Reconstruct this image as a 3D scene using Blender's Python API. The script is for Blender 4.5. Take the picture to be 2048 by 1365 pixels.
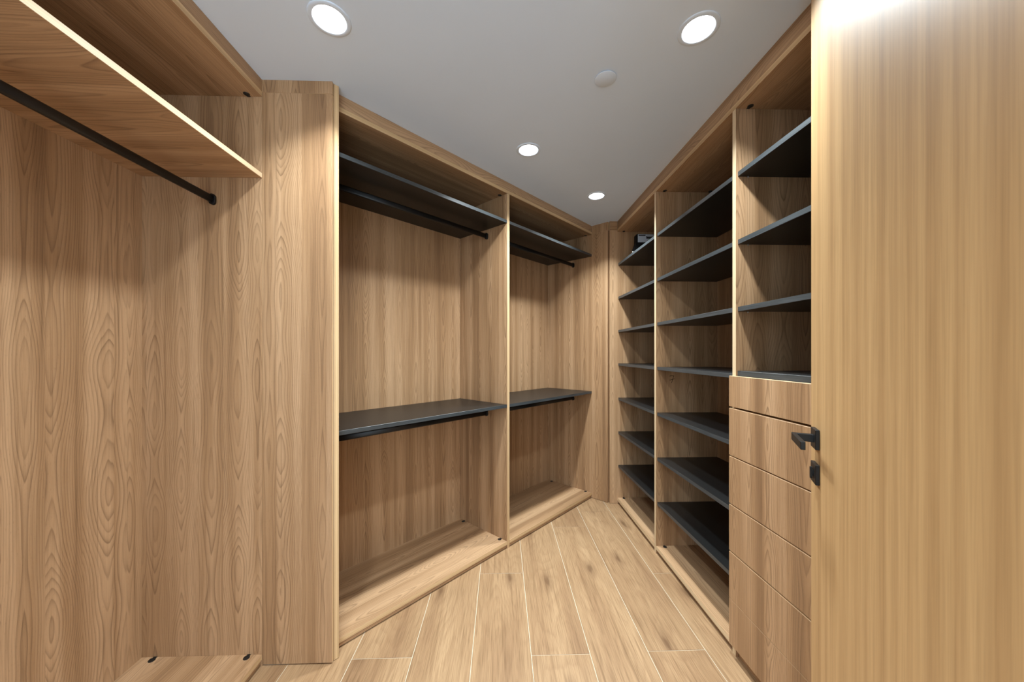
import bpy, bmesh, math, random
from mathutils import Vector

random.seed(7)
scene = bpy.context.scene
for o in list(bpy.data.objects):
    bpy.data.objects.remove(o, do_unlink=True)
C = scene.collection

# ------------------------------------------------------------------ camera
CAM_H = 1.25
F_PX, YAW, V0 = 709.24, 0.0306, 706.1
cd = bpy.data.cameras.new('camera')
cd.sensor_width = 36.0
cd.lens = 36.0 * F_PX / 2048.0
cd.shift_y = (V0 - 682.5) / 2048.0
cd.clip_start = 0.01
cam = bpy.data.objects.new('camera', cd)
C.objects.link(cam)
cam.location = (0, 0, CAM_H)
cam.rotation_euler = (math.pi / 2, 0, -YAW)
scene.camera = cam

# ------------------------------------------------------------------ world, exposure, lamps
w = bpy.data.worlds.new('world')
scene.world = w
w.use_nodes = True
w.node_tree.nodes['Background'].inputs[0].default_value = (0.74, 0.89, 1.0, 1)
w.node_tree.nodes['Background'].inputs[1].default_value = 2.4
scene.view_settings.view_transform = 'Standard'
scene.view_settings.look = 'None'
scene.view_settings.exposure = 0.98
scene.view_settings.gamma = 1.0
scene.view_settings.use_curve_mapping = False

LAMP_W = 8.3
LAMP_COL = (0.85, 0.955, 1.0)
LAMP_SPREAD = math.radians(122)
LENS_EMIT = 12.0
LAMPS = [((-0.560, 1.176), 0.64), ((0.664, 1.174), 1.0), ((0.147, 1.902), 1.0),
         ((0.662, 2.445), 1.15), ((-0.560, 0.45), 0.52)]  # last lamp is assumed, out of view, added to brighten the left wardrobe

# ------------------------------------------------------------------ dimensions (metres)
H = 2.3413                     # ceiling
XR = 0.9635                    # front plane of the shelving on the right
XRB = 1.3515
YRF = 2.9146                   # its far end
DIV1 = (2.180, 2.203)
DIV2 = (1.4276, 1.4496)
YRN = 0.682
XLF, XLB = -0.9532, -1.4181    # wardrobe on the left
YC = 1.4450                    # its end panel
PHI, DM = 0.7687, -1.5453      # wardrobe set at an angle
DEP = 0.4676
S_L, S_D0, S_D1, S_R = 0.5975, 1.6535, 1.6755, 2.7202
T = Vector((math.sin(PHI), math.cos(PHI), 0))
N = Vector((math.cos(PHI), -math.sin(PHI), 0))
EX, EY = Vector((1, 0, 0)), Vector((0, 1, 0))

# ------------------------------------------------------------------ node helpers
def new_mat(name):
    m = bpy.data.materials.new(name)
    m.use_nodes = True
    nt = m.node_tree
    b = nt.nodes['Principled BSDF']
    return m, nt, b

class G:
    def __init__(s, nt):
        s.nt = nt
    def n(s, typ, **kw):
        nd = s.nt.nodes.new(typ)
        for k, v in kw.items():
            setattr(nd, k, v)
        return nd
    def link(s, a, b):
        s.nt.links.new(a, b)
    def val(s, sock, v):
        if hasattr(v, 'is_output') or isinstance(v, bpy.types.NodeSocket):
            s.link(v, sock)
        else:
            sock.default_value = v
    def math(s, op, a, b=0.0, c=0.0):
        nd = s.n('ShaderNodeMath', operation=op)
        for i, v in enumerate((a, b, c)):
            s.val(nd.inputs[i], v)
        return nd.outputs[0]
    def vec(s, x, y, z=0.0):
        nd = s.n('ShaderNodeCombineXYZ')
        for i, v in enumerate((x, y, z)):
            s.val(nd.inputs[i], v)
        return nd.outputs[0]
    def noise(s, v, scale=1.0, detail=2.0, rough=0.5, dist=0.0):
        nd = s.n('ShaderNodeTexNoise')
        s.link(v, nd.inputs['Vector'])
        nd.inputs['Scale'].default_value = scale
        nd.inputs['Detail'].default_value = detail
        nd.inputs['Roughness'].default_value = rough
        nd.inputs['Distortion'].default_value = dist
        return nd.outputs[0]
    def ramp(s, f, stops):
        nd = s.n('ShaderNodeValToRGB')
        el = nd.color_ramp.elements
        while len(el) > 1:
            el.remove(el[-1])
        el[0].position, el[0].color = stops[0][0], (*stops[0][1], 1)
        for p, c in stops[1:]:
            e = el.new(p)
            e.color = (*c, 1)
        s.link(f, nd.inputs[0])
        return nd.outputs[0]
    def mix(s, f, a, b, mode='MIX'):
        nd = s.n('ShaderNodeMix', data_type='RGBA', blend_type=mode)
        s.val(nd.inputs[0], f)
        for sock, v in ((nd.inputs[6], a), (nd.inputs[7], b)):
            if isinstance(v, tuple):
                sock.default_value = (*v, 1)
            else:
                s.link(v, sock)
        return nd.outputs[2]

def srgb(r, g, b):
    def f(c):
        c /= 255.0
        return c / 12.92 if c <= 0.04045 else ((c + 0.055) / 1.055) ** 2.4
    return (f(r), f(g), f(b))

def walnut(name, light, mid, dark, strip=0.098, line=0.85, rough=0.40):
    """walnut laminate: veneer strips, each with its own cathedral loops and straight fibres"""
    m, nt, b = new_mat(name)
    g = G(nt)
    uv = g.n('ShaderNodeUVMap', uv_map='grain').outputs[0]
    sp = g.n('ShaderNodeSeparateXYZ')
    g.link(uv, sp.inputs[0])
    u, v = sp.outputs[0], sp.outputs[1]
    us = g.math('DIVIDE', u, strip)
    idx = g.math('FLOOR', us)
    def rnd(off):
        nd = g.n('ShaderNodeTexWhiteNoise', noise_dimensions='1D')
        g.link(g.math('ADD', idx, off), nd.inputs['W'])
        return nd.outputs['Value']
    r1, r2, r3, r4 = rnd(0.5), rnd(37.5), rnd(71.5), rnd(113.5)
    ul = g.math('ADD', g.math('SUBTRACT', g.math('FRACT', us), 0.5), g.math('MULTIPLY', g.math('SUBTRACT', r1, 0.5), 0.7))
    # height of the cathedral apex along the strip
    apex = g.noise(g.vec(g.math('MULTIPLY', r2, 91.0), g.math('MULTIPLY', v, 2.1), 0.3), detail=1.0, rough=0.4)
    wob = g.noise(g.vec(g.math('MULTIPLY', u, 32.0), g.math('MULTIPLY', v, 4.0), g.math('MULTIPLY', r2, 13.0)), detail=2.0)
    wob2 = g.noise(g.vec(g.math('MULTIPLY', u, 9.0), g.math('MULTIPLY', v, 1.4), g.math('MULTIPLY', r3, 17.0)), detail=1.0)
    par = g.math('MULTIPLY', g.math('POWER', g.math('ABSOLUTE', ul), 1.5), g.math('ADD', 9.0, g.math('MULTIPLY', r3, 9.0)))
    fld = g.math('ADD', par, g.math('MULTIPLY', apex, g.math('ADD', 6.0, g.math('MULTIPLY', r4, 16.0))))
    fld = g.math('ADD', fld, g.math('ADD', g.math('MULTIPLY', wob, 0.9), g.math('MULTIPLY', wob2, 3.5)))
    saw = g.math('FRACT', fld)
    ring = g.math('POWER', saw, 3.2)                       # slow rise, sharp fall: growth ring
    ring = g.math('MULTIPLY', ring, g.math('MINIMUM', 1.0, g.math('MULTIPLY', g.math('SUBTRACT', 1.0, saw), 9.0)))
    amp = g.noise(g.vec(g.math('MULTIPLY', fld, 0.45), r1, 6.0), detail=1.0)   # strength differs ring to ring
    amp = g.math('MULTIPLY', g.math('MAXIMUM', g.math('SUBTRACT', amp, 0.20), 0.0), 2.4)
    broad = g.noise(g.vec(g.math('MULTIPLY', u, 15.0), g.math('MULTIPLY', v, 0.4), 3.3), detail=2.0, rough=0.55)
    fib = g.noise(g.vec(g.math('MULTIPLY', u, 420.0), g.math('MULTIPLY', v, 8.0), 1.7), detail=3.0, rough=0.6)
    fib2 = g.noise(g.vec(g.math('MULTIPLY', u, 95.0), g.math('MULTIPLY', v, 1.3), 8.7), detail=2.0, rough=0.6)
    pore = g.noise(g.vec(g.math('MULTIPLY', u, 700.0), g.math('MULTIPLY', v, 70.0), 4.1), detail=1.0)
    tone = g.math('ADD', broad, g.math('MULTIPLY', g.math('SUBTRACT', r4, 0.5), 0.12))
    shade = tuple(0.55 * a + 0.45 * c for a, c in zip(mid, dark))
    col = g.ramp(tone, [(0.25, shade), (0.42, mid), (0.64, light), (0.85, mid)])
    col = g.mix(g.math('MINIMUM', 0.85, g.math('MULTIPLY', g.math('MULTIPLY', ring, amp), line)), col, tuple(0.8 * a for a in dark))
    col = g.mix(1.0, col, g.ramp(fib2, [(0.25, (0.74, 0.72, 0.70)), (0.42, (1, 1, 1))]), 'MULTIPLY')
    col = g.mix(1.0, col, g.ramp(fib, [(0.25, (0.84, 0.83, 0.82)), (0.6, (1, 1, 1))]), 'MULTIPLY')
    col = g.mix(1.0, col, g.ramp(pore, [(0.24, (0.84, 0.83, 0.82)), (0.36, (1, 1, 1))]), 'MULTIPLY')
    g.link(col, b.inputs['Base Color'])
    b.inputs['Roughness'].default_value = rough
    b.inputs['Specular IOR Level'].default_value = 0.3
    bp = g.n('ShaderNodeBump')
    bp.inputs['Strength'].default_value = 0.06
    bp.inputs['Distance'].default_value = 0.002
    g.link(fib, bp.inputs['Height'])
    g.link(bp.outputs[0], b.inputs['Normal'])
    return m

def straight(name, light, dark, across=60.0, rough=0.45):
    """straight even grain (edge banding, door veneer)"""
    m, nt, b = new_mat(name)
    g = G(nt)
    uv = g.n('ShaderNodeUVMap', uv_map='grain').outputs[0]
    sp = g.n('ShaderNodeSeparateXYZ')
    g.link(uv, sp.inputs[0])
    u, v = sp.outputs[0], sp.outputs[1]
    a = g.noise(g.vec(g.math('MULTIPLY', u, across), g.math('MULTIPLY', v, 0.25)), detail=3.0, rough=0.6)
    c = g.noise(g.vec(g.math('MULTIPLY', u, across * 6), g.math('MULTIPLY', v, 5.0), 2.0), detail=2.0, rough=0.6)
    col = g.ramp(a, [(0.3, dark), (0.65, light)])
    col = g.mix(1.0, col, g.ramp(c, [(0.25, (0.84, 0.83, 0.81)), (0.6, (1, 1, 1))]), 'MULTIPLY')
    g.link(col, b.inputs['Base Color'])
    b.inputs['Roughness'].default_value = rough
    b.inputs['Specular IOR Level'].default_value = 0.3
    return m

def oak_tile(name):
    """wood-look floor plank: pale oak with soft cathedrals and a few knots"""
    m, nt, b = new_mat(name)
    g = G(nt)
    uv = g.n('ShaderNodeUVMap', uv_map='grain').outputs[0]
    sp = g.n('ShaderNodeSeparateXYZ')
    g.link(uv, sp.inputs[0])
    u, v = sp.outputs[0], sp.outputs[1]
    vo = g.n('ShaderNodeTexVoronoi', voronoi_dimensions='2D')
    g.link(g.vec(g.math('MULTIPLY', u, 5.0), g.math('MULTIPLY', v, 1.7), 0.0), vo.inputs['Vector'])
    vo.inputs['Scale'].default_value = 1.0
    wob = g.noise(g.vec(g.math('MULTIPLY', u, 40.0), g.math('MULTIPLY', v, 8.0)), detail=2.0)
    field = g.noise(g.vec(g.math('MULTIPLY', u, 7.0), g.math('MULTIPLY', v, 1.1)), detail=1.5, rough=0.45)
    saw = g.math('FRACT', g.math('ADD', g.math('ADD', g.math('MULTIPLY', field, 12.0), g.math('MULTIPLY', vo.outputs['Distance'], -4.0)), g.math('MULTIPLY', wob, 0.5)))
    ring = g.math('POWER', saw, 2.5)
    ring = g.math('MULTIPLY', ring, g.math('SMOOTH_MIN', 1.0, g.math('MULTIPLY', g.math('SUBTRACT', 1.0, saw), 6.0), 0.2))
    broad = g.noise(g.vec(g.math('MULTIPLY', u, 9.0), g.math('MULTIPLY', v, 1.0), 5.0), detail=2.0)
    fib = g.noise(g.vec(g.math('MULTIPLY', u, 300.0), g.math('MULTIPLY', v, 7.0), 2.0), detail=3.0, rough=0.65)
    fib3 = g.noise(g.vec(g.math('MULTIPLY', u, 80.0), g.math('MULTIPLY', v, 2.0), 9.0), detail=2.0, rough=0.6)
    light, mid, dark = srgb(178, 145, 109), srgb(163, 130, 96), srgb(145, 112, 82)
    col = g.ramp(broad, [(0.25, dark), (0.45, mid), (0.7, light)])
    col = g.mix(g.math('MULTIPLY', ring, 0.45), col, srgb(142, 108, 78))
    col = g.mix(1.0, col, g.ramp(fib, [(0.28, (0.64, 0.61, 0.58)), (0.56, (1, 1, 1))]), 'MULTIPLY')
    col = g.mix(1.0, col, g.ramp(fib3, [(0.25, (0.72, 0.69, 0.66)), (0.45, (0.97, 0.97, 0.97)), (0.6, (1, 1, 1))]), 'MULTIPLY')
    kn = g.ramp(g.math('ADD', vo.outputs['Distance'], g.math('MULTIPLY', g.math('SUBTRACT', wob, 0.5), 0.16)),
                [(0.03, (1, 1, 1)), (0.08, (0.45, 0.45, 0.45)), (0.19, (0, 0, 0))])
    col = g.mix(g.math('MULTIPLY', kn, 0.75), col, srgb(100, 72, 50))
    g.link(col, b.inputs['Base Color'])
    b.inputs['Roughness'].default_value = 0.42
    b.inputs['Specular IOR Level'].default_value = 0.3
    return m

def plain(name, col, rough=0.5, spec=0.4, metal=0.0, speck=0.0, scale=60.0):
    m, nt, b = new_mat(name)
    g = G(nt)
    if speck:
        tc = g.n('ShaderNodeTexCoord').outputs['Object']
        nz = g.noise(tc, scale=scale, detail=3.0)
        c = g.ramp(nz, [(0.3, tuple(x * (1 - speck) for x in col)), (0.7, tuple(min(1, x * (1 + speck)) for x in col))])
        g.link(c, b.inputs['Base Color'])
    else:
        b.inputs['Base Color'].default_value = (*col, 1)
    b.inputs['Roughness'].default_value = rough
    b.inputs['Specular IOR Level'].default_value = spec
    b.inputs['Metallic'].default_value = metal
    return m

M_WAL = walnut('walnut_laminate', srgb(195, 158, 121), srgb(171, 134, 98), srgb(108, 78, 55))
M_EDGE = straight('walnut_edge_band', srgb(222, 190, 146), srgb(190, 154, 112), across=90)
M_PALE = straight('pale_edge_band', srgb(226, 202, 165), srgb(212, 184, 146), across=90)
M_DOOR = straight('door_veneer', srgb(198, 160, 112), srgb(172, 134, 90), across=26)
M_OAK = oak_tile('oak_floor_tile')
M_GROUT = plain('floor_grout', srgb(208, 194, 170), 0.8, 0.2, speck=0.05)
M_CEIL = plain('ceiling_paint', srgb(217, 230, 246), 0.85, 0.2, speck=0.01, scale=4)
M_WALL = plain('wall_paint', srgb(226, 228, 230), 0.85, 0.2, speck=0.01, scale=4)
M_BLACK = plain('black_metal', srgb(16, 16, 17), 0.42, 0.4, speck=0.1)
M_CAP = plain('black_plastic', srgb(18, 18, 18), 0.45, 0.5, speck=0.1)
M_RIM = plain('white_trim', srgb(217, 230, 246), 0.5, 0.4, speck=0.01)
M_STEEL = plain('steel', srgb(190, 190, 190), 0.3, 0.5, metal=1.0, speck=0.05)
M_LABEL = plain('label_silver', srgb(178, 184, 192), 0.45, 0.5, speck=0.08, scale=200)
M_LBAR = plain('label_black_print', srgb(22, 22, 24), 0.6, 0.3, speck=0.05)
M_LGRN = plain('label_green_print', srgb(70, 130, 60), 0.6, 0.3, speck=0.05)
M_WHITE = plain('white_plastic', srgb(225, 220, 210), 0.5, 0.4, speck=0.03)
M_UNIT = plain('matt_black_casing', srgb(10, 10, 11), 0.7, 0.2, speck=0.1)
M_INK = plain('black_marker', srgb(20, 18, 17), 0.7, 0.2, speck=0.05)

def charcoal(name, c0, c1, rough):
    m, nt, b = new_mat(name)
    g = G(nt)
    uv = g.n('ShaderNodeUVMap', uv_map='grain').outputs[0]
    sp = g.n('ShaderNodeSeparateXYZ')
    g.link(uv, sp.inputs[0])
    u, v = sp.outputs[0], sp.outputs[1]
    f = g.noise(g.vec(g.math('MULTIPLY', u, 300.0), g.math('MULTIPLY', v, 6.0)), detail=3.0, rough=0.6)
    g.link(g.ramp(f, [(0.3, c0), (0.7, c1)]), b.inputs['Base Color'])
    b.inputs['Roughness'].default_value = rough
    b.inputs['Specular IOR Level'].default_value = 0.5
    bp = g.n('ShaderNodeBump')
    bp.inputs['Strength'].default_value = 0.15
    bp.inputs['Distance'].default_value = 0.001
    g.link(f, bp.inputs['Height'])
    g.link(bp.outputs[0], b.inputs['Normal'])
    return m
M_DARK = charcoal('charcoal_laminate', srgb(13, 13, 13), srgb(25, 25, 25), 0.38)
M_DEDGE = charcoal('charcoal_edge_band', srgb(46, 49, 51), srgb(70, 74, 76), 0.4)

M_LENS, _nt, _b = new_mat('lamp_lens')
_b.inputs['Base Color'].default_value = (0.9, 0.9, 0.9, 1)
_b.inputs['Emission Color'].default_value = (1, 1, 1, 1)
_b.inputs['Emission Strength'].default_value = LENS_EMIT

# ------------------------------------------------------------------ object helpers
def tag(o, label=None, cat=None, group=None, kind=None):
    if label: o['label'] = label
    if cat: o['category'] = cat
    if group: o['group'] = group
    if kind: o['kind'] = kind
    return o

def empty(name, loc, label, cat, group=None):
    o = bpy.data.objects.new(name, None)
    o.empty_display_size = 0.05
    C.objects.link(o)
    o.location = loc
    return tag(o, label, cat, group)

def world_loc(o):
    v = Vector(o.location)
    while o.parent:
        o = o.parent
        v = v + Vector(o.location)
    return v

def link_mesh(name, bm, mats, parent, center, smooth=False):
    me = bpy.data.meshes.new(name)
    bm.normal_update()
    bm.to_mesh(me)
    bm.free()
    for m in mats:
        me.materials.append(m)
    if smooth:
        for p in me.polygons:
            p.use_smooth = True
    o = bpy.data.objects.new(name, me)
    C.objects.link(o)
    if parent:
        o.parent = parent
        o.location = Vector(center) - world_loc(parent)
    else:
        o.location = center
    return o

def board(name, ra, rb, rz, mat, parent=None, grain='z', ex=EX, ey=EY, org=(0, 0, 0), edge=None, bevel=0.0008, thin=0.03, uvofs=None):
    """one board: a box in the frame (ex, ey, z) with grain-aligned UVs; narrow faces take the edge material"""
    org = Vector(org)
    a0, a1 = sorted(ra); b0, b1 = sorted(rb); z0, z1 = sorted(rz)
    cl = Vector(((a0 + a1) / 2, (b0 + b1) / 2, (z0 + z1) / 2))
    cw = org + ex * cl.x + ey * cl.y + Vector((0, 0, cl.z))
    hd = Vector(((a1 - a0) / 2, (b1 - b0) / 2, (z1 - z0) / 2))
    dims = hd * 2
    bm = bmesh.new()
    uvl = bm.loops.layers.uv.new('grain')
    ou, ov = random.uniform(0, 50), random.uniform(0, 50)
    base = Vector((0, 0, 0))
    if uvofs:
        (ou, ov), base = uvofs, cl
    vs = {}
    for i in (-1, 1):
        for j in (-1, 1):
            for k in (-1, 1):
                p = ex * (i * hd.x) + ey * (j * hd.y) + Vector((0, 0, k * hd.z))
                vs[(i, j, k)] = bm.verts.new(p)
    gi = 'abz'.index(grain)
    flip = ex.cross(ey).z < 0
    for ax in range(3):
        p, q = [x for x in range(3) if x != ax]
        for sgn in (-1, 1):
            quad = []
            for (sp_, sq_) in ((-1, -1), (1, -1), (1, 1), (-1, 1)):
                key = [0, 0, 0]
                key[ax] = sgn; key[p] = sp_; key[q] = sq_
                quad.append(tuple(key))
            # orientation: (p,q,ax) is even for ax = 0,2 ; odd for ax = 1
            even = ax != 1
            if ((sgn > 0) == even) == flip:
                quad = quad[::-1]
            f = bm.faces.new([vs[k] for k in quad])
            narrow = min(dims[p], dims[q]) < thin
            along = gi if (gi in (p, q) and not narrow) else (p if dims[p] > dims[q] else q)
            across = q if along == p else p
            for l, key in zip(f.loops, quad):
                l[uvl].uv = (ou + base[across] + key[across] * hd[across] + ax * 0.37, ov + base[along] + key[along] * hd[along])
            f.material_index = 1 if (narrow and edge) else 0
    if bevel:
        bmesh.ops.bevel(bm, geom=list(bm.edges), offset=min(bevel, min(dims) * 0.3), segments=1, affect='EDGES')
    return link_mesh(name, bm, [mat] + ([edge] if edge else []), parent, cw)

def mboard(name, rs, rd, rz, mat, parent, grain='z', **kw):
    return board(name, rs, rd, rz, mat, parent, grain, ex=T, ey=N, org=N * DM, **kw)

def mpt(s, d, z):
    p = T * s + N * (DM + d)
    return Vector((p.x, p.y, z))

def lathe(name, prof, mat, parent, center, axis='z', seg=32, smooth=True):
    """closed profile [(r, h)] spun about an axis"""
    bm = bmesh.new()
    rings = []
    for r, hh in prof:
        ring = []
        for i in range(seg):
            a = 2 * math.pi * i / seg
            ring.append(bm.verts.new((r * math.cos(a), r * math.sin(a), hh)) if r > 1e-6 else None)
        if r <= 1e-6:
            v = bm.verts.new((0, 0, hh)); ring = [v] * seg
        rings.append(ring)
    for A, B in zip(rings, rings[1:]):
        for i in range(seg):
            j = (i + 1) % seg
            q = []
            for v in (A[i], A[j], B[j], B[i]):
                if v not in q: q.append(v)
            if len(q) > 2: bm.faces.new(q)
    bmesh.ops.recalc_face_normals(bm, faces=list(bm.faces))
    return link_mesh(name, bm, [mat], parent, center, smooth)

def sweep(name, outline, p0, p1, up, mat, parent, smooth=True):
    """outline [(x, y)] (x sideways, y up) extruded from p0 to p1"""
    p0, p1, up = Vector(p0), Vector(p1), Vector(up)
    c = (p0 + p1) / 2
    d = (p1 - p0).normalized()
    side = d.cross(up).normalized()
    up2 = side.cross(d)
    bm = bmesh.new()
    A = [bm.verts.new(p0 - c + side * x + up2 * y) for x, y in outline]
    B = [bm.verts.new(p1 - c + side * x + up2 * y) for x, y in outline]
    k = len(outline)
    for i in range(k):
        j = (i + 1) % k
        f = bm.faces.new((A[i], A[j], B[j], B[i]))
        f.smooth = smooth
    bm.faces.new(A[::-1]); bm.faces.new(B)
    bmesh.ops.recalc_face_normals(bm, faces=list(bm.faces))
    return link_mesh(name, bm, [mat], parent, c)

def stadium(wd, ht, seg=8):
    r = wd / 2; pts = []
    for i in range(seg + 1):
        a = math.pi * i / seg
        pts.append((r * math.cos(a), ht / 2 - r + r * math.sin(a)))
    for i in range(seg + 1):
        a = math.pi + math.pi * i / seg
        pts.append((r * math.cos(a), -(ht / 2 - r) + r * math.sin(a)))
    return pts

def hanging_rail(p0, p1, parent):
    p0, p1 = Vector(p0), Vector(p1)
    d = (p1 - p0).normalized()
    r = sweep('hanging_rail', stadium(0.015, 0.030), p0, p1, (0, 0, 1), M_BLACK, parent)
    for p, s in ((p0, 1), (p1, -1)):
        sweep('rail_flange', stadium(0.022, 0.042), p, p + d * (s * 0.012), (0, 0, 1), M_BLACK, r)
    return r

def cap(p, toward, parent, up=1):
    """black board-connector cap let into a board next to its side panel"""
    p, tw = Vector(p), Vector(toward).normalized()
    sd = Vector((-tw.y, tw.x, 0))
    bm = bmesh.new()
    hgt = 0.0025
    top, bot = [], []
    out = []
    for i in range(14):
        a = math.radians(35) + math.radians(290) * i / 13
        out.append(tw * (0.0115 * math.cos(a)) + sd * (0.0115 * math.sin(a)))
    out.append(tw * 0.0155 - sd * 0.006)
    out.append(tw * 0.0155 + sd * 0.006)
    for q in out:
        bot.append(bm.verts.new(q))
        top.append(bm.verts.new(q * 0.94 + Vector((0, 0, hgt * up))))
    k = len(out)
    for i in range(k):
        j = (i + 1) % k
        bm.faces.new((bot[i], bot[j], top[j], top[i]))
    inner = [bm.verts.new(q * 0.55 + Vector((0, 0, hgt * up))) for q in out]
    low = [bm.verts.new(q * 0.50 + Vector((0, 0, hgt * 0.4 * up))) for q in out]
    for i in range(k):
        j = (i + 1) % k
        bm.faces.new((top[i], top[j], inner[j], inner[i]))
        bm.faces.new((inner[i], inner[j], low[j], low[i]))
    bm.faces.new(low)
    bm.faces.new(bot[::-1])
    bmesh.ops.recalc_face_normals(bm, faces=list(bm.faces))
    return link_mesh('connector_cap', bm, [M_CAP], parent, p)

# ------------------------------------------------------------------ the setting
floor = board('floor', (-1.50, 1.42), (-1.25, 3.60), (-0.10, -0.0015), M_GROUT, bevel=0)
tag(floor, kind='structure')
PW, PL = 0.2447, 1.305
joints = {-3: 1.75, -2: 0.95, -1: 1.466, 0: 1.02, 1: 2.010, 2: 1.461, 3: 2.531, 4: 1.467, 5: 1.984, 6: 1.2}
tile_cache = {}
def plank(x0, x1, y0, y1):
    g2 = 0.0013
    board('plank', (x0 + g2, x1 - g2), (y0 + g2, y1 - g2), (-0.008, 0.0), M_OAK, floor, grain='b', bevel=0.0006)
for k in range(-3, 7):
    x0 = -0.6095 + (k + 1) * PW
    x1 = x0 + PW
    x0c, x1c = max(x0, -1.415), min(x1, 1.365)
    if x1c - x0c < 0.02:
        continue
    ymax = 2.955 if x1c > 0.9 else min(3.06, (0.7188 * x1c + 1.5453) / 0.6952 + 0.06)
    if x1c < -0.62:
        ymax = 1.45
    ymin = -1.19 if x1c < 0.47 else 0.14
    if x0c < 0.47 < x1c:
        ymin = 0.14
    y = joints[k]
    while y > ymin:
        y -= PL
    while y < ymax:
        a, b_ = max(y, ymin), min(y + PL, ymax)
        if b_ - a > 0.03:
            plank(x0c, x1c, a, b_)
        y += PL

ceil = board('ceiling', (-1.50, 1.42), (-1.25, 3.60), (H, H + 0.1), M_CEIL, bevel=0)
tag(ceil, kind='structure')
def wall(name, ra, rb, m=M_WALL, **kw):
    o = board(name, ra, rb, (-0.0015, H), m, bevel=0, **kw)
    return tag(o, kind='structure')
wall('wall_left', (-1.50, -1.436), (-1.25, 1.90))
wall('wall_front', (-1.436, -0.95), (-1.25, -1.20))
wall('wall_entry', (0.47, 1.42), (-1.25, 0.13))
wall('wall_right', (1.368, 1.42), (0.13, 3.02))
wall('wall_back', (0.93, 1.368), (2.960, 3.02))
wall('wall_angled', (0.50, 2.80), (-0.56, -0.488), ex=T, ey=N, org=N * DM)
wall('wall_corner', (2.745, 2.80), (-0.488, 0.125), ex=T, ey=N, org=N * DM)

# ------------------------------------------------------------------ wardrobe on the left
BT = 0.022
ZL = 2.2716
L = empty('wardrobe', (-1.186, 0.78, 0.0), 'open walnut wardrobe with one high wooden shelf and a black hanging rail', 'wardrobe')
Y0L = 0.12
board('back_panel', (XLB - 0.016, XLB), (Y0L, 1.389), (0.0, ZL + 0.02), M_WAL, L, bevel=0)
board('back_panel', (XLB - 0.016, XLB), (1.3894, YC), (0.0, ZL + 0.02), M_WAL, L, bevel=0)
board('side_panel', (XLB, XLF), (Y0L - BT, Y0L), (0.0, ZL), M_WAL, L, edge=M_EDGE)
board('side_panel', (XLB - 0.016, XLF), (YC, YC + 0.014), (0.0, 2.2895), M_WAL, L, edge=M_EDGE, bevel=0)
board('top_board', (XLB, XLF), (Y0L - BT, YC), (ZL, ZL + BT), M_WAL, L, grain='b', edge=M_EDGE)
board('fascia', (XLF - 0.018, XLF - 0.0008), (Y0L - BT, YC), (ZL + BT, H), M_WAL, L, grain='b', edge=M_EDGE)
board('shelf', (XLB, XLF), (Y0L, YC), (1.9475, 1.9675), M_WAL, L, grain='a', edge=M_PALE)
board('base_board', (XLB, XLF), (Y0L, YC), (0.0245, 0.0463), M_WAL, L, grain='b', edge=M_EDGE)
board('plinth', (XLF - 0.026, XLF - 0.007), (Y0L, YC), (0.003, 0.0245), M_WAL, L, grain='b')
hanging_rail((-1.142, Y0L, 1.858), (-1.142, YC, 1.858), L)
for x in (-1.3655, -1.0034):
    cap((x, YC - 0.0158, 0.0463), (0, 1, 0), L)
    cap((x, YC - 0.0158, ZL), (0, 1, 0), L, up=-1)
    cap((x, Y0L + 0.0158, 0.0463), (0, -1, 0), L)

# panel that closes the corner between the two wardrobes
P = empty('corner_panel', (-0.81, YC + 0.007, 0.0), 'tall flat walnut panel closing the corner between two open wardrobes', 'panel')
board('panel', (XLF + 0.0004, -0.6785), (YC, YC + 0.014), (0.0045, 2.2895), M_WAL, P, edge=M_EDGE)
board('ceiling_strip', (XLF - 0.03, -0.6785), (YC, YC + 0.014), (2.2899, H), M_WAL, P, edge=M_EDGE)

# ------------------------------------------------------------------ angled wardrobe with two bays
ZM = 2.2681
mc = mpt((S_L + S_R) / 2, -DEP / 2, 0)
W = empty('wardrobe', mc, 'two-bay walnut wardrobe with charcoal shelves and black hanging rails', 'wardrobe')
mboard('side_panel', (S_L - 0.0195, S_L), (-DEP - 0.016, 0.044), (0.0015, H), M_WAL, W, edge=M_EDGE)
mboard('divider', (S_D0, S_D1), (-DEP, 0.0), (0.0, ZM), M_WAL, W, edge=M_EDGE)
mboard('end_panel', (S_R, S_R + BT), (-DEP - 0.016, 0.148), (0.0030, 2.2705), M_WAL, W, bevel=0)
mboard('ceiling_strip', (S_R, S_R + BT), (0.0, 0.148), (2.2709, H), M_WAL, W, edge=M_EDGE, bevel=0)
mboard('top_board', (S_L, S_R), (-DEP, 0.0), (ZM, ZM + BT), M_WAL, W, grain='a', edge=M_EDGE)
mboard('fascia', (S_L, S_R), (-0.018, -0.0008), (ZM + BT, H), M_WAL, W, grain='a')
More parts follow.
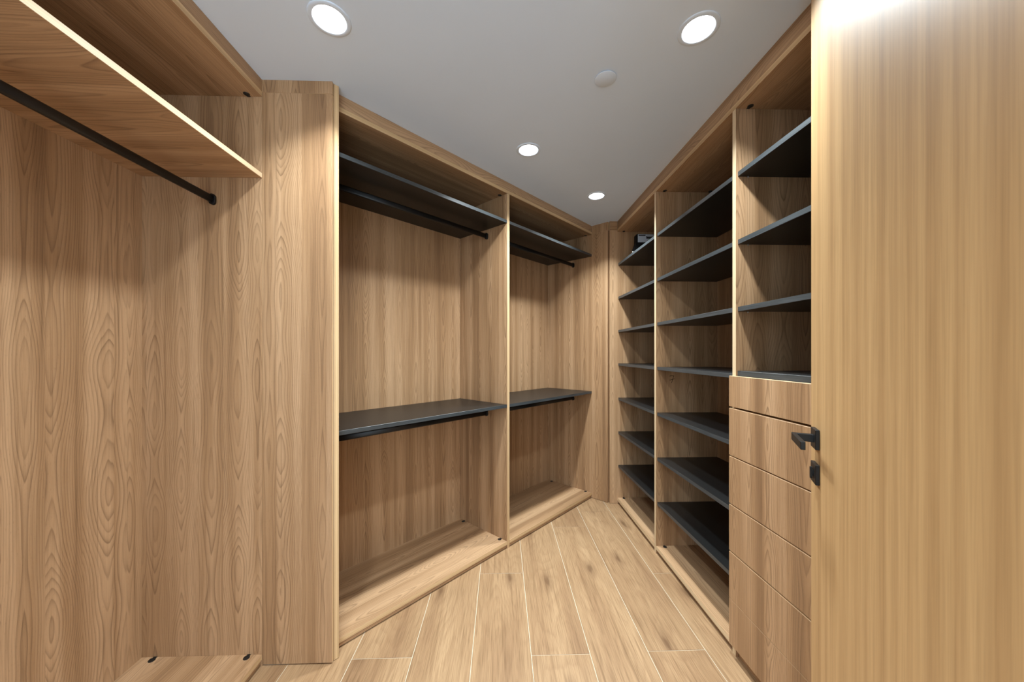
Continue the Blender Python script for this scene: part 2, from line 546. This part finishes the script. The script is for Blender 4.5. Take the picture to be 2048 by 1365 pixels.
for s0, s1 in ((S_L, S_D0), (S_D1, S_R)):
    mboard('back_panel', (s0, s1), (-DEP - 0.014, -DEP), (0.0, ZM), M_WAL, W, bevel=0)
    mboard('shelf', (s0, s1), (-DEP, -0.001), (2.079, 2.099), M_DARK, W, grain='a', bevel=0.001, edge=M_DEDGE)
    mboard('shelf', (s0, s1), (-DEP, -0.001), (0.8995, 0.9195), M_DARK, W, grain='a', bevel=0.001, edge=M_DEDGE)
    mboard('base_board', (s0, s1), (-DEP, 0.0), (0.0235, 0.0455), M_WAL, W, grain='a', edge=M_EDGE)
    mboard('plinth', (s0, s1), (-0.026, -0.007), (0.003, 0.0235), M_WAL, W, grain='a')
    for z in (2.034, 0.846):
        hanging_rail(mpt(s0, -0.185, z), mpt(s1, -0.185, z), W)
    for d in (-0.053, -0.415):
        for s, k in ((s0, 1), (s1, -1)):
            cap(mpt(s + k * 0.0158, d, 0.0455), T * (-k), W)
            cap(mpt(s + k * 0.0158, d, ZM), T * (-k), W, up=-1)

# ------------------------------------------------------------------ shelving along the right
ZR = 2.2547
R = empty('shoe_shelving', (1.157, 1.80, 0.0), 'tall walnut shelving with three bays of charcoal shelves along one wall', 'shelving')
board('side_panel', (0.9000, XRB + 0.014), (YRF, YRF + BT), (0.0015, 2.2685), M_WAL, R)
board('ceiling_strip', (0.9000, XR), (YRF, YRF + BT), (2.2689, H), M_WAL, R, grain='a', edge=M_EDGE)
board('side_panel', (XR, XRB), (YRN - BT, YRN), (0.0, ZR), M_WAL, R, edge=M_EDGE)
board('divider', (XR, XRB), DIV1, (0.0, ZR), M_WAL, R, edge=M_PALE)
board('divider', (XR, XRB), DIV2, (0.0, ZR), M_WAL, R, edge=M_PALE)
board('top_board', (XR, XRB), (YRN - BT, YRF), (ZR, ZR + BT), M_WAL, R, grain='b', edge=M_EDGE)
board('fascia', (XR + 0.0008, XR + 0.018), (YRN - BT, YRF), (ZR + BT, H), M_WAL, R, grain='b')
SH = [1.974, 1.695, 1.419, 1.143, 0.858, 0.578, 0.300]
for i, (y0, y1) in enumerate(((DIV1[1], YRF), (DIV2[1], DIV1[0]), (YRN, DIV2[0]))):
    board('back_panel', (XRB, XRB + 0.014), (y0, y1), (0.0, ZR), M_WAL, R, bevel=0)
    for z in (SH if i < 2 else SH[:3]):
        board('shelf', (XR + 0.008, XRB), (y0, y1), (z, z + 0.020), M_DARK, R, grain='b', bevel=0.001, edge=M_DEDGE)
    if i < 2:
        board('base_board', (XR, XRB), (y0, y1), (0.025, 0.047), M_WAL, R, grain='b', edge=M_PALE)
        board('plinth', (XR + 0.012, XR + 0.030), (y0, y1), (0.0, 0.025), M_WAL, R, grain='b')
    for x in (1.0135, 1.300):
        for y, k in ((y0, 1), (y1, -1)):
            if i < 2:
                cap((x, y + k * 0.0158, 0.047), (0, -k, 0), R)
            cap((x, y + k * 0.0158, ZR), (0, -k, 0), R, up=-1)
# small steel shelf pins in the bay above the drawers
for z in SH[:3]:
    lathe('shelf_pin', [(0, 0.0), (0.0028, 0.0), (0.0028, -0.006), (0, -0.006)], M_STEEL, R, (XR + 0.048, DIV2[0] - 0.0045, z), seg=10)
# handwritten 7 on the divider, black marker
def ink(points, parent):
    bm = bmesh.new()
    for (x0, z0), (x1, z1) in points:
        d = Vector((x1 - x0, z1 - z0)).normalized()
        nn = Vector((-d.y, d.x)) * 0.0013
        q = [(x0 + nn.x, z0 + nn.y), (x0 - nn.x, z0 - nn.y), (x1 - nn.x, z1 - nn.y), (x1 + nn.x, z1 + nn.y)]
        lo = [bm.verts.new((x, 0.0, z)) for x, z in q]
        hi = [bm.verts.new((x, -0.0004, z)) for x, z in q]
        bm.faces.new(hi)
        for i in range(4):
            j = (i + 1) % 4
            bm.faces.new((lo[i], lo[j], hi[j], hi[i]))
    bmesh.ops.recalc_face_normals(bm, faces=list(bm.faces))
    return link_mesh('marker_number', bm, [M_INK], parent, (1.0665, DIV1[0], 1.0854))
ink([((-0.016, 0.018), (-0.009, 0.022)), ((-0.009, 0.022), (0.010, 0.021)), ((0.010, 0.021), (0.003, 0.002)),
     ((0.003, 0.002), (-0.004, -0.024)), ((-0.017, -0.006), (0.015, 0.002))], R)

# chest of drawers built into the nearest bay
XD = 0.9445
D = empty('drawer_unit', (1.15, 1.055, 0.0), 'walnut drawer unit with five flush handleless drawer fronts under the shelves', 'drawers')
board('body', (XR + 0.018, XRB - 0.004), (YRN + 0.002, DIV2[0] - 0.002), (0.05, 1.1535), M_WAL, D, edge=M_EDGE)
board('top', (XR + 0.006, XRB - 0.001), (YRN + 0.001, DIV2[0] - 0.001), (1.1545, 1.1765), M_DARK, D, grain='b', bevel=0.001, edge=M_DEDGE)
for z0, z1 in ((1.0290, 1.155), (0.8280, 1.0215), (0.6290, 0.8230), (0.4340, 0.6240), (0.2375, 0.4290)):
    board('drawer', (XD, XR - 0.0005), (YRN - 0.012, 1.4430), (z0, z1), M_WAL, D, edge=M_EDGE, bevel=0.0009, thin=0.021, uvofs=(11.3, 4.2))
board('kick_panel', (XD, XR - 0.0005), (YRN - 0.012, 1.4425), (0.052, 0.2360), M_WAL, D, edge=M_EDGE, bevel=0.0006, thin=0.021, uvofs=(11.3, 4.2))
board('plinth', (XR + 0.012, XR + 0.030), (YRN + 0.002, DIV2[0] - 0.002), (0.0, 0.05), M_WAL, D, grain='b')

# ------------------------------------------------------------------ door standing open on the right
TH = math.radians(31.5)
DE = Vector((math.sin(TH), math.cos(TH), 0))             # along the leaf, hinge -> free edge
DN = Vector((-math.cos(TH), math.sin(TH), 0))            # out of the visible face
PERP, KE, LEAF = 0.227, 1.237, 0.90
DO = -DN * PERP                                          # foot of the camera on the face
def dpt(k, out, z):
    p = DO + DE * k + DN * out
    return Vector((p.x, p.y, z))
door = board('door_1', (KE - LEAF, KE), (-0.040, 0.0), (0.006, 2.300), M_DOOR, None, ex=DE, ey=DN, org=DO, bevel=0.0012, grain='z', edge=None)
tag(door, kind='structure')
KR, ZH, ZT = 1.169, 1.032, 0.944
RS = 0.0252
def dboard(name, rk, ro, rz, parent, bevel=0.0012):
    return board(name, rk, ro, rz, M_BLACK, parent, ex=DE, ey=DN, org=DO, bevel=bevel)
def lever_mesh():
    """square neck and arm of the lever as one mitred bar"""
    bm = bmesh.new()
    hz = 0.0098
    plan = [(KR - 0.006, 0.007), (KR - 0.006, 0.0425), (KR - 0.110, 0.0425), (KR - 0.110, 0.0520),
            (KR + 0.006, 0.0520), (KR + 0.006, 0.007)]
    c = dpt(KR, 0.03, ZH)
    lo = [bm.verts.new(dpt(k, o, ZH - hz) - c) for k, o in plan]
    hi = [bm.verts.new(dpt(k, o, ZH + hz) - c) for k, o in plan]
    n = len(plan)
    for i in range(n):
        j = (i + 1) % n
        bm.faces.new((lo[i], lo[j], hi[j], hi[i]))
    for ring, tri in ((hi, 1), (lo, -1)):
        bm.faces.new([ring[0], ring[1], ring[4], ring[5]])
        bm.faces.new([ring[1], ring[2], ring[3], ring[4]])
    bmesh.ops.recalc_face_normals(bm, faces=list(bm.faces))
    bmesh.ops.bevel(bm, geom=[e for e in bm.edges if len(e.link_faces) == 2 and e.calc_face_angle(0) > 0.5], offset=0.0009, segments=1, affect='EDGES')
    return link_mesh('lever', bm, [M_BLACK], None, c)
h1 = dboard('door_handle', (KR - RS, KR + RS), (0.0, 0.009), (ZH - RS, ZH + RS), door)
h1['label'] = 'black square rosette with straight lever'
lv = lever_mesh()
_c = Vector(lv.location)
lv.parent = h1
lv.location = _c - world_loc(h1)
lathe_c = dpt(KR, 0.0, ZH)
h2 = dboard('lock_plate', (KR - RS, KR + RS), (0.0, 0.009), (ZT - RS, ZT + RS), door)
h2['label'] = 'black square thumb-turn lock plate'
def thumb():
    c = dpt(KR, 0.02, ZT)
    bm = bmesh.new()
    for prof, o0, o1 in ((stadium(0.017, 0.0172, 10), 0.009, 0.0105), (stadium(0.0085, 0.030, 6), 0.0105, 0.0150)):
        A = [bm.verts.new(dpt(KR + x, o0, ZT + z) - c) for x, z in prof]
        B = [bm.verts.new(dpt(KR + x, o1, ZT + z) - c) for x, z in prof]
        n = len(prof)
        for i in range(n):
            j = (i + 1) % n
            bm.faces.new((A[i], A[j], B[j], B[i]))
        bm.faces.new(A); bm.faces.new(B)
    bmesh.ops.recalc_face_normals(bm, faces=list(bm.faces))
    return link_mesh('thumb_turn', bm, [M_BLACK], h2, c)
thumb()
for z in (0.25, 1.15, 2.05):
    lathe('hinge', [(0, -0.05), (0.007, -0.05), (0.007, 0.05), (0, 0.05)], M_BLACK, door, dpt(KE - LEAF - 0.008, -0.036, z), seg=12)
fr = board('trim_1', (0.412, 0.47), (0.0, 0.118), (0.0, H), M_DOOR, None, bevel=0.0015)
tag(fr, kind='structure')

# ------------------------------------------------------------------ ceiling fittings
LAB = ['recessed round ceiling downlight lighting the tall corner panel',
       'recessed round ceiling downlight beside the drawer unit and open door',
       'recessed round ceiling downlight between the angled wardrobe and sprinkler cover',
       'recessed round ceiling downlight in the narrow far corner of the closet',
       'assumed ceiling downlight out of view over the entry, added to brighten the single-bay wardrobe']
ring_mesh = lens_mesh = None
for i, ((x, y), k) in enumerate(LAMPS):
    e = empty('ceiling_downlight', (x, y, H), LAB[i], 'downlight', 'recessed ceiling downlights')
    if ring_mesh is None:
        r = lathe('trim_ring', [(0.0655, 0.0), (0.0650, -0.0022), (0.0630, -0.0035), (0.0520, -0.0042), (0.0500, -0.0030), (0.0490, 0.0)], M_RIM, e, (x, y, H), seg=48)
        l = lathe('lens', [(0.0495, -0.0005), (0.0480, -0.0016), (0.0, -0.0020)], M_LENS, e, (x, y, H), seg=48)
        ring_mesh, lens_mesh = r.data, l.data
    else:
        for nm, me in (('trim_ring', ring_mesh), ('lens', lens_mesh)):
            o = bpy.data.objects.new(nm, me)
            C.objects.link(o)
            o.parent = e
    ld = bpy.data.lights.new('downlight_lamp', 'AREA')
    ld.shape = 'DISK'
    ld.size = 0.094
    ld.energy = LAMP_W * k
    ld.color = LAMP_COL
    ld.spread = LAMP_SPREAD
    lo = bpy.data.objects.new('downlight_lamp', ld)
    C.objects.link(lo)
    lo.parent = e
    lo.location = (0, 0, -0.0046)

sc = empty('sprinkler_cover', (0.414, 1.395, H), 'flat round grey-white sprinkler cover plate on the ceiling', 'cover plate')
lathe('plate', [(0.0, -0.0055), (0.0405, -0.0055), (0.0415, -0.0050), (0.0415, -0.0035), (0.0, -0.0035)], M_RIM, sc, (0.414, 1.395, H), seg=48)
lathe('cup', [(0.0, -0.0035), (0.034, -0.0035), (0.034, 0.0), (0.0, 0.0)], M_CAP, sc, (0.414, 1.395, H), seg=32)

# ------------------------------------------------------------------ black power unit on the top shelf
BZ, BY = 1.9944, 2.700
U = empty('power_unit', (1.135, BY + 0.025, BZ), 'small black electrical unit with a silver label on the top shelf', 'device')
def housing():
    prof = [(-0.110, 0.0), (0.093, 0.0), (0.093, 0.168), (0.087, 0.172), (-0.088, 0.172), (-0.094, 0.166), (-0.094, 0.105), (-0.100, 0.085), (-0.110, 0.060)]
    bm = bmesh.new()
    A = [bm.verts.new((x, -0.025, z)) for x, z in prof]
    B = [bm.verts.new((x, 0.025, z)) for x, z in prof]
    n = len(prof)
    for i in range(n):
        j = (i + 1) % n
        bm.faces.new((A[i], A[j], B[j], B[i]))
    bm.faces.new(A); bm.faces.new(B)
    bmesh.ops.recalc_face_normals(bm, faces=list(bm.faces))
    bmesh.ops.bevel(bm, geom=list(bm.edges), offset=0.002, segments=2, affect='EDGES')
    return link_mesh('housing', bm, [M_UNIT], U, (1.135, BY + 0.025, BZ))
housing()
Y_L = BY - 0.0008
lb = board('label', (1.052, 1.216), (Y_L, BY), (2.102, 2.1625), M_LABEL, U, bevel=0)
board('print', (1.058, 1.112), (Y_L - 0.0004, Y_L), (2.151, 2.1590), M_LBAR, lb, bevel=0)
board('print', (1.118, 1.206), (Y_L - 0.0004, Y_L), (2.130, 2.1500), M_LBAR, lb, bevel=0)
board('print', (1.124, 1.200), (Y_L - 0.0007, Y_L - 0.0004), (2.144, 2.1465), M_LABEL, lb, bevel=0)
board('print', (1.136, 1.160), (Y_L - 0.0004, Y_L), (2.117, 2.1275), M_LGRN, lb, bevel=0)
sweep('plug', stadium(0.006, 0.040), (1.014, BY + 0.01, BZ + 0.020), (1.020, BY + 0.01, BZ + 0.020), (0, 0, 1), M_WHITE, U)
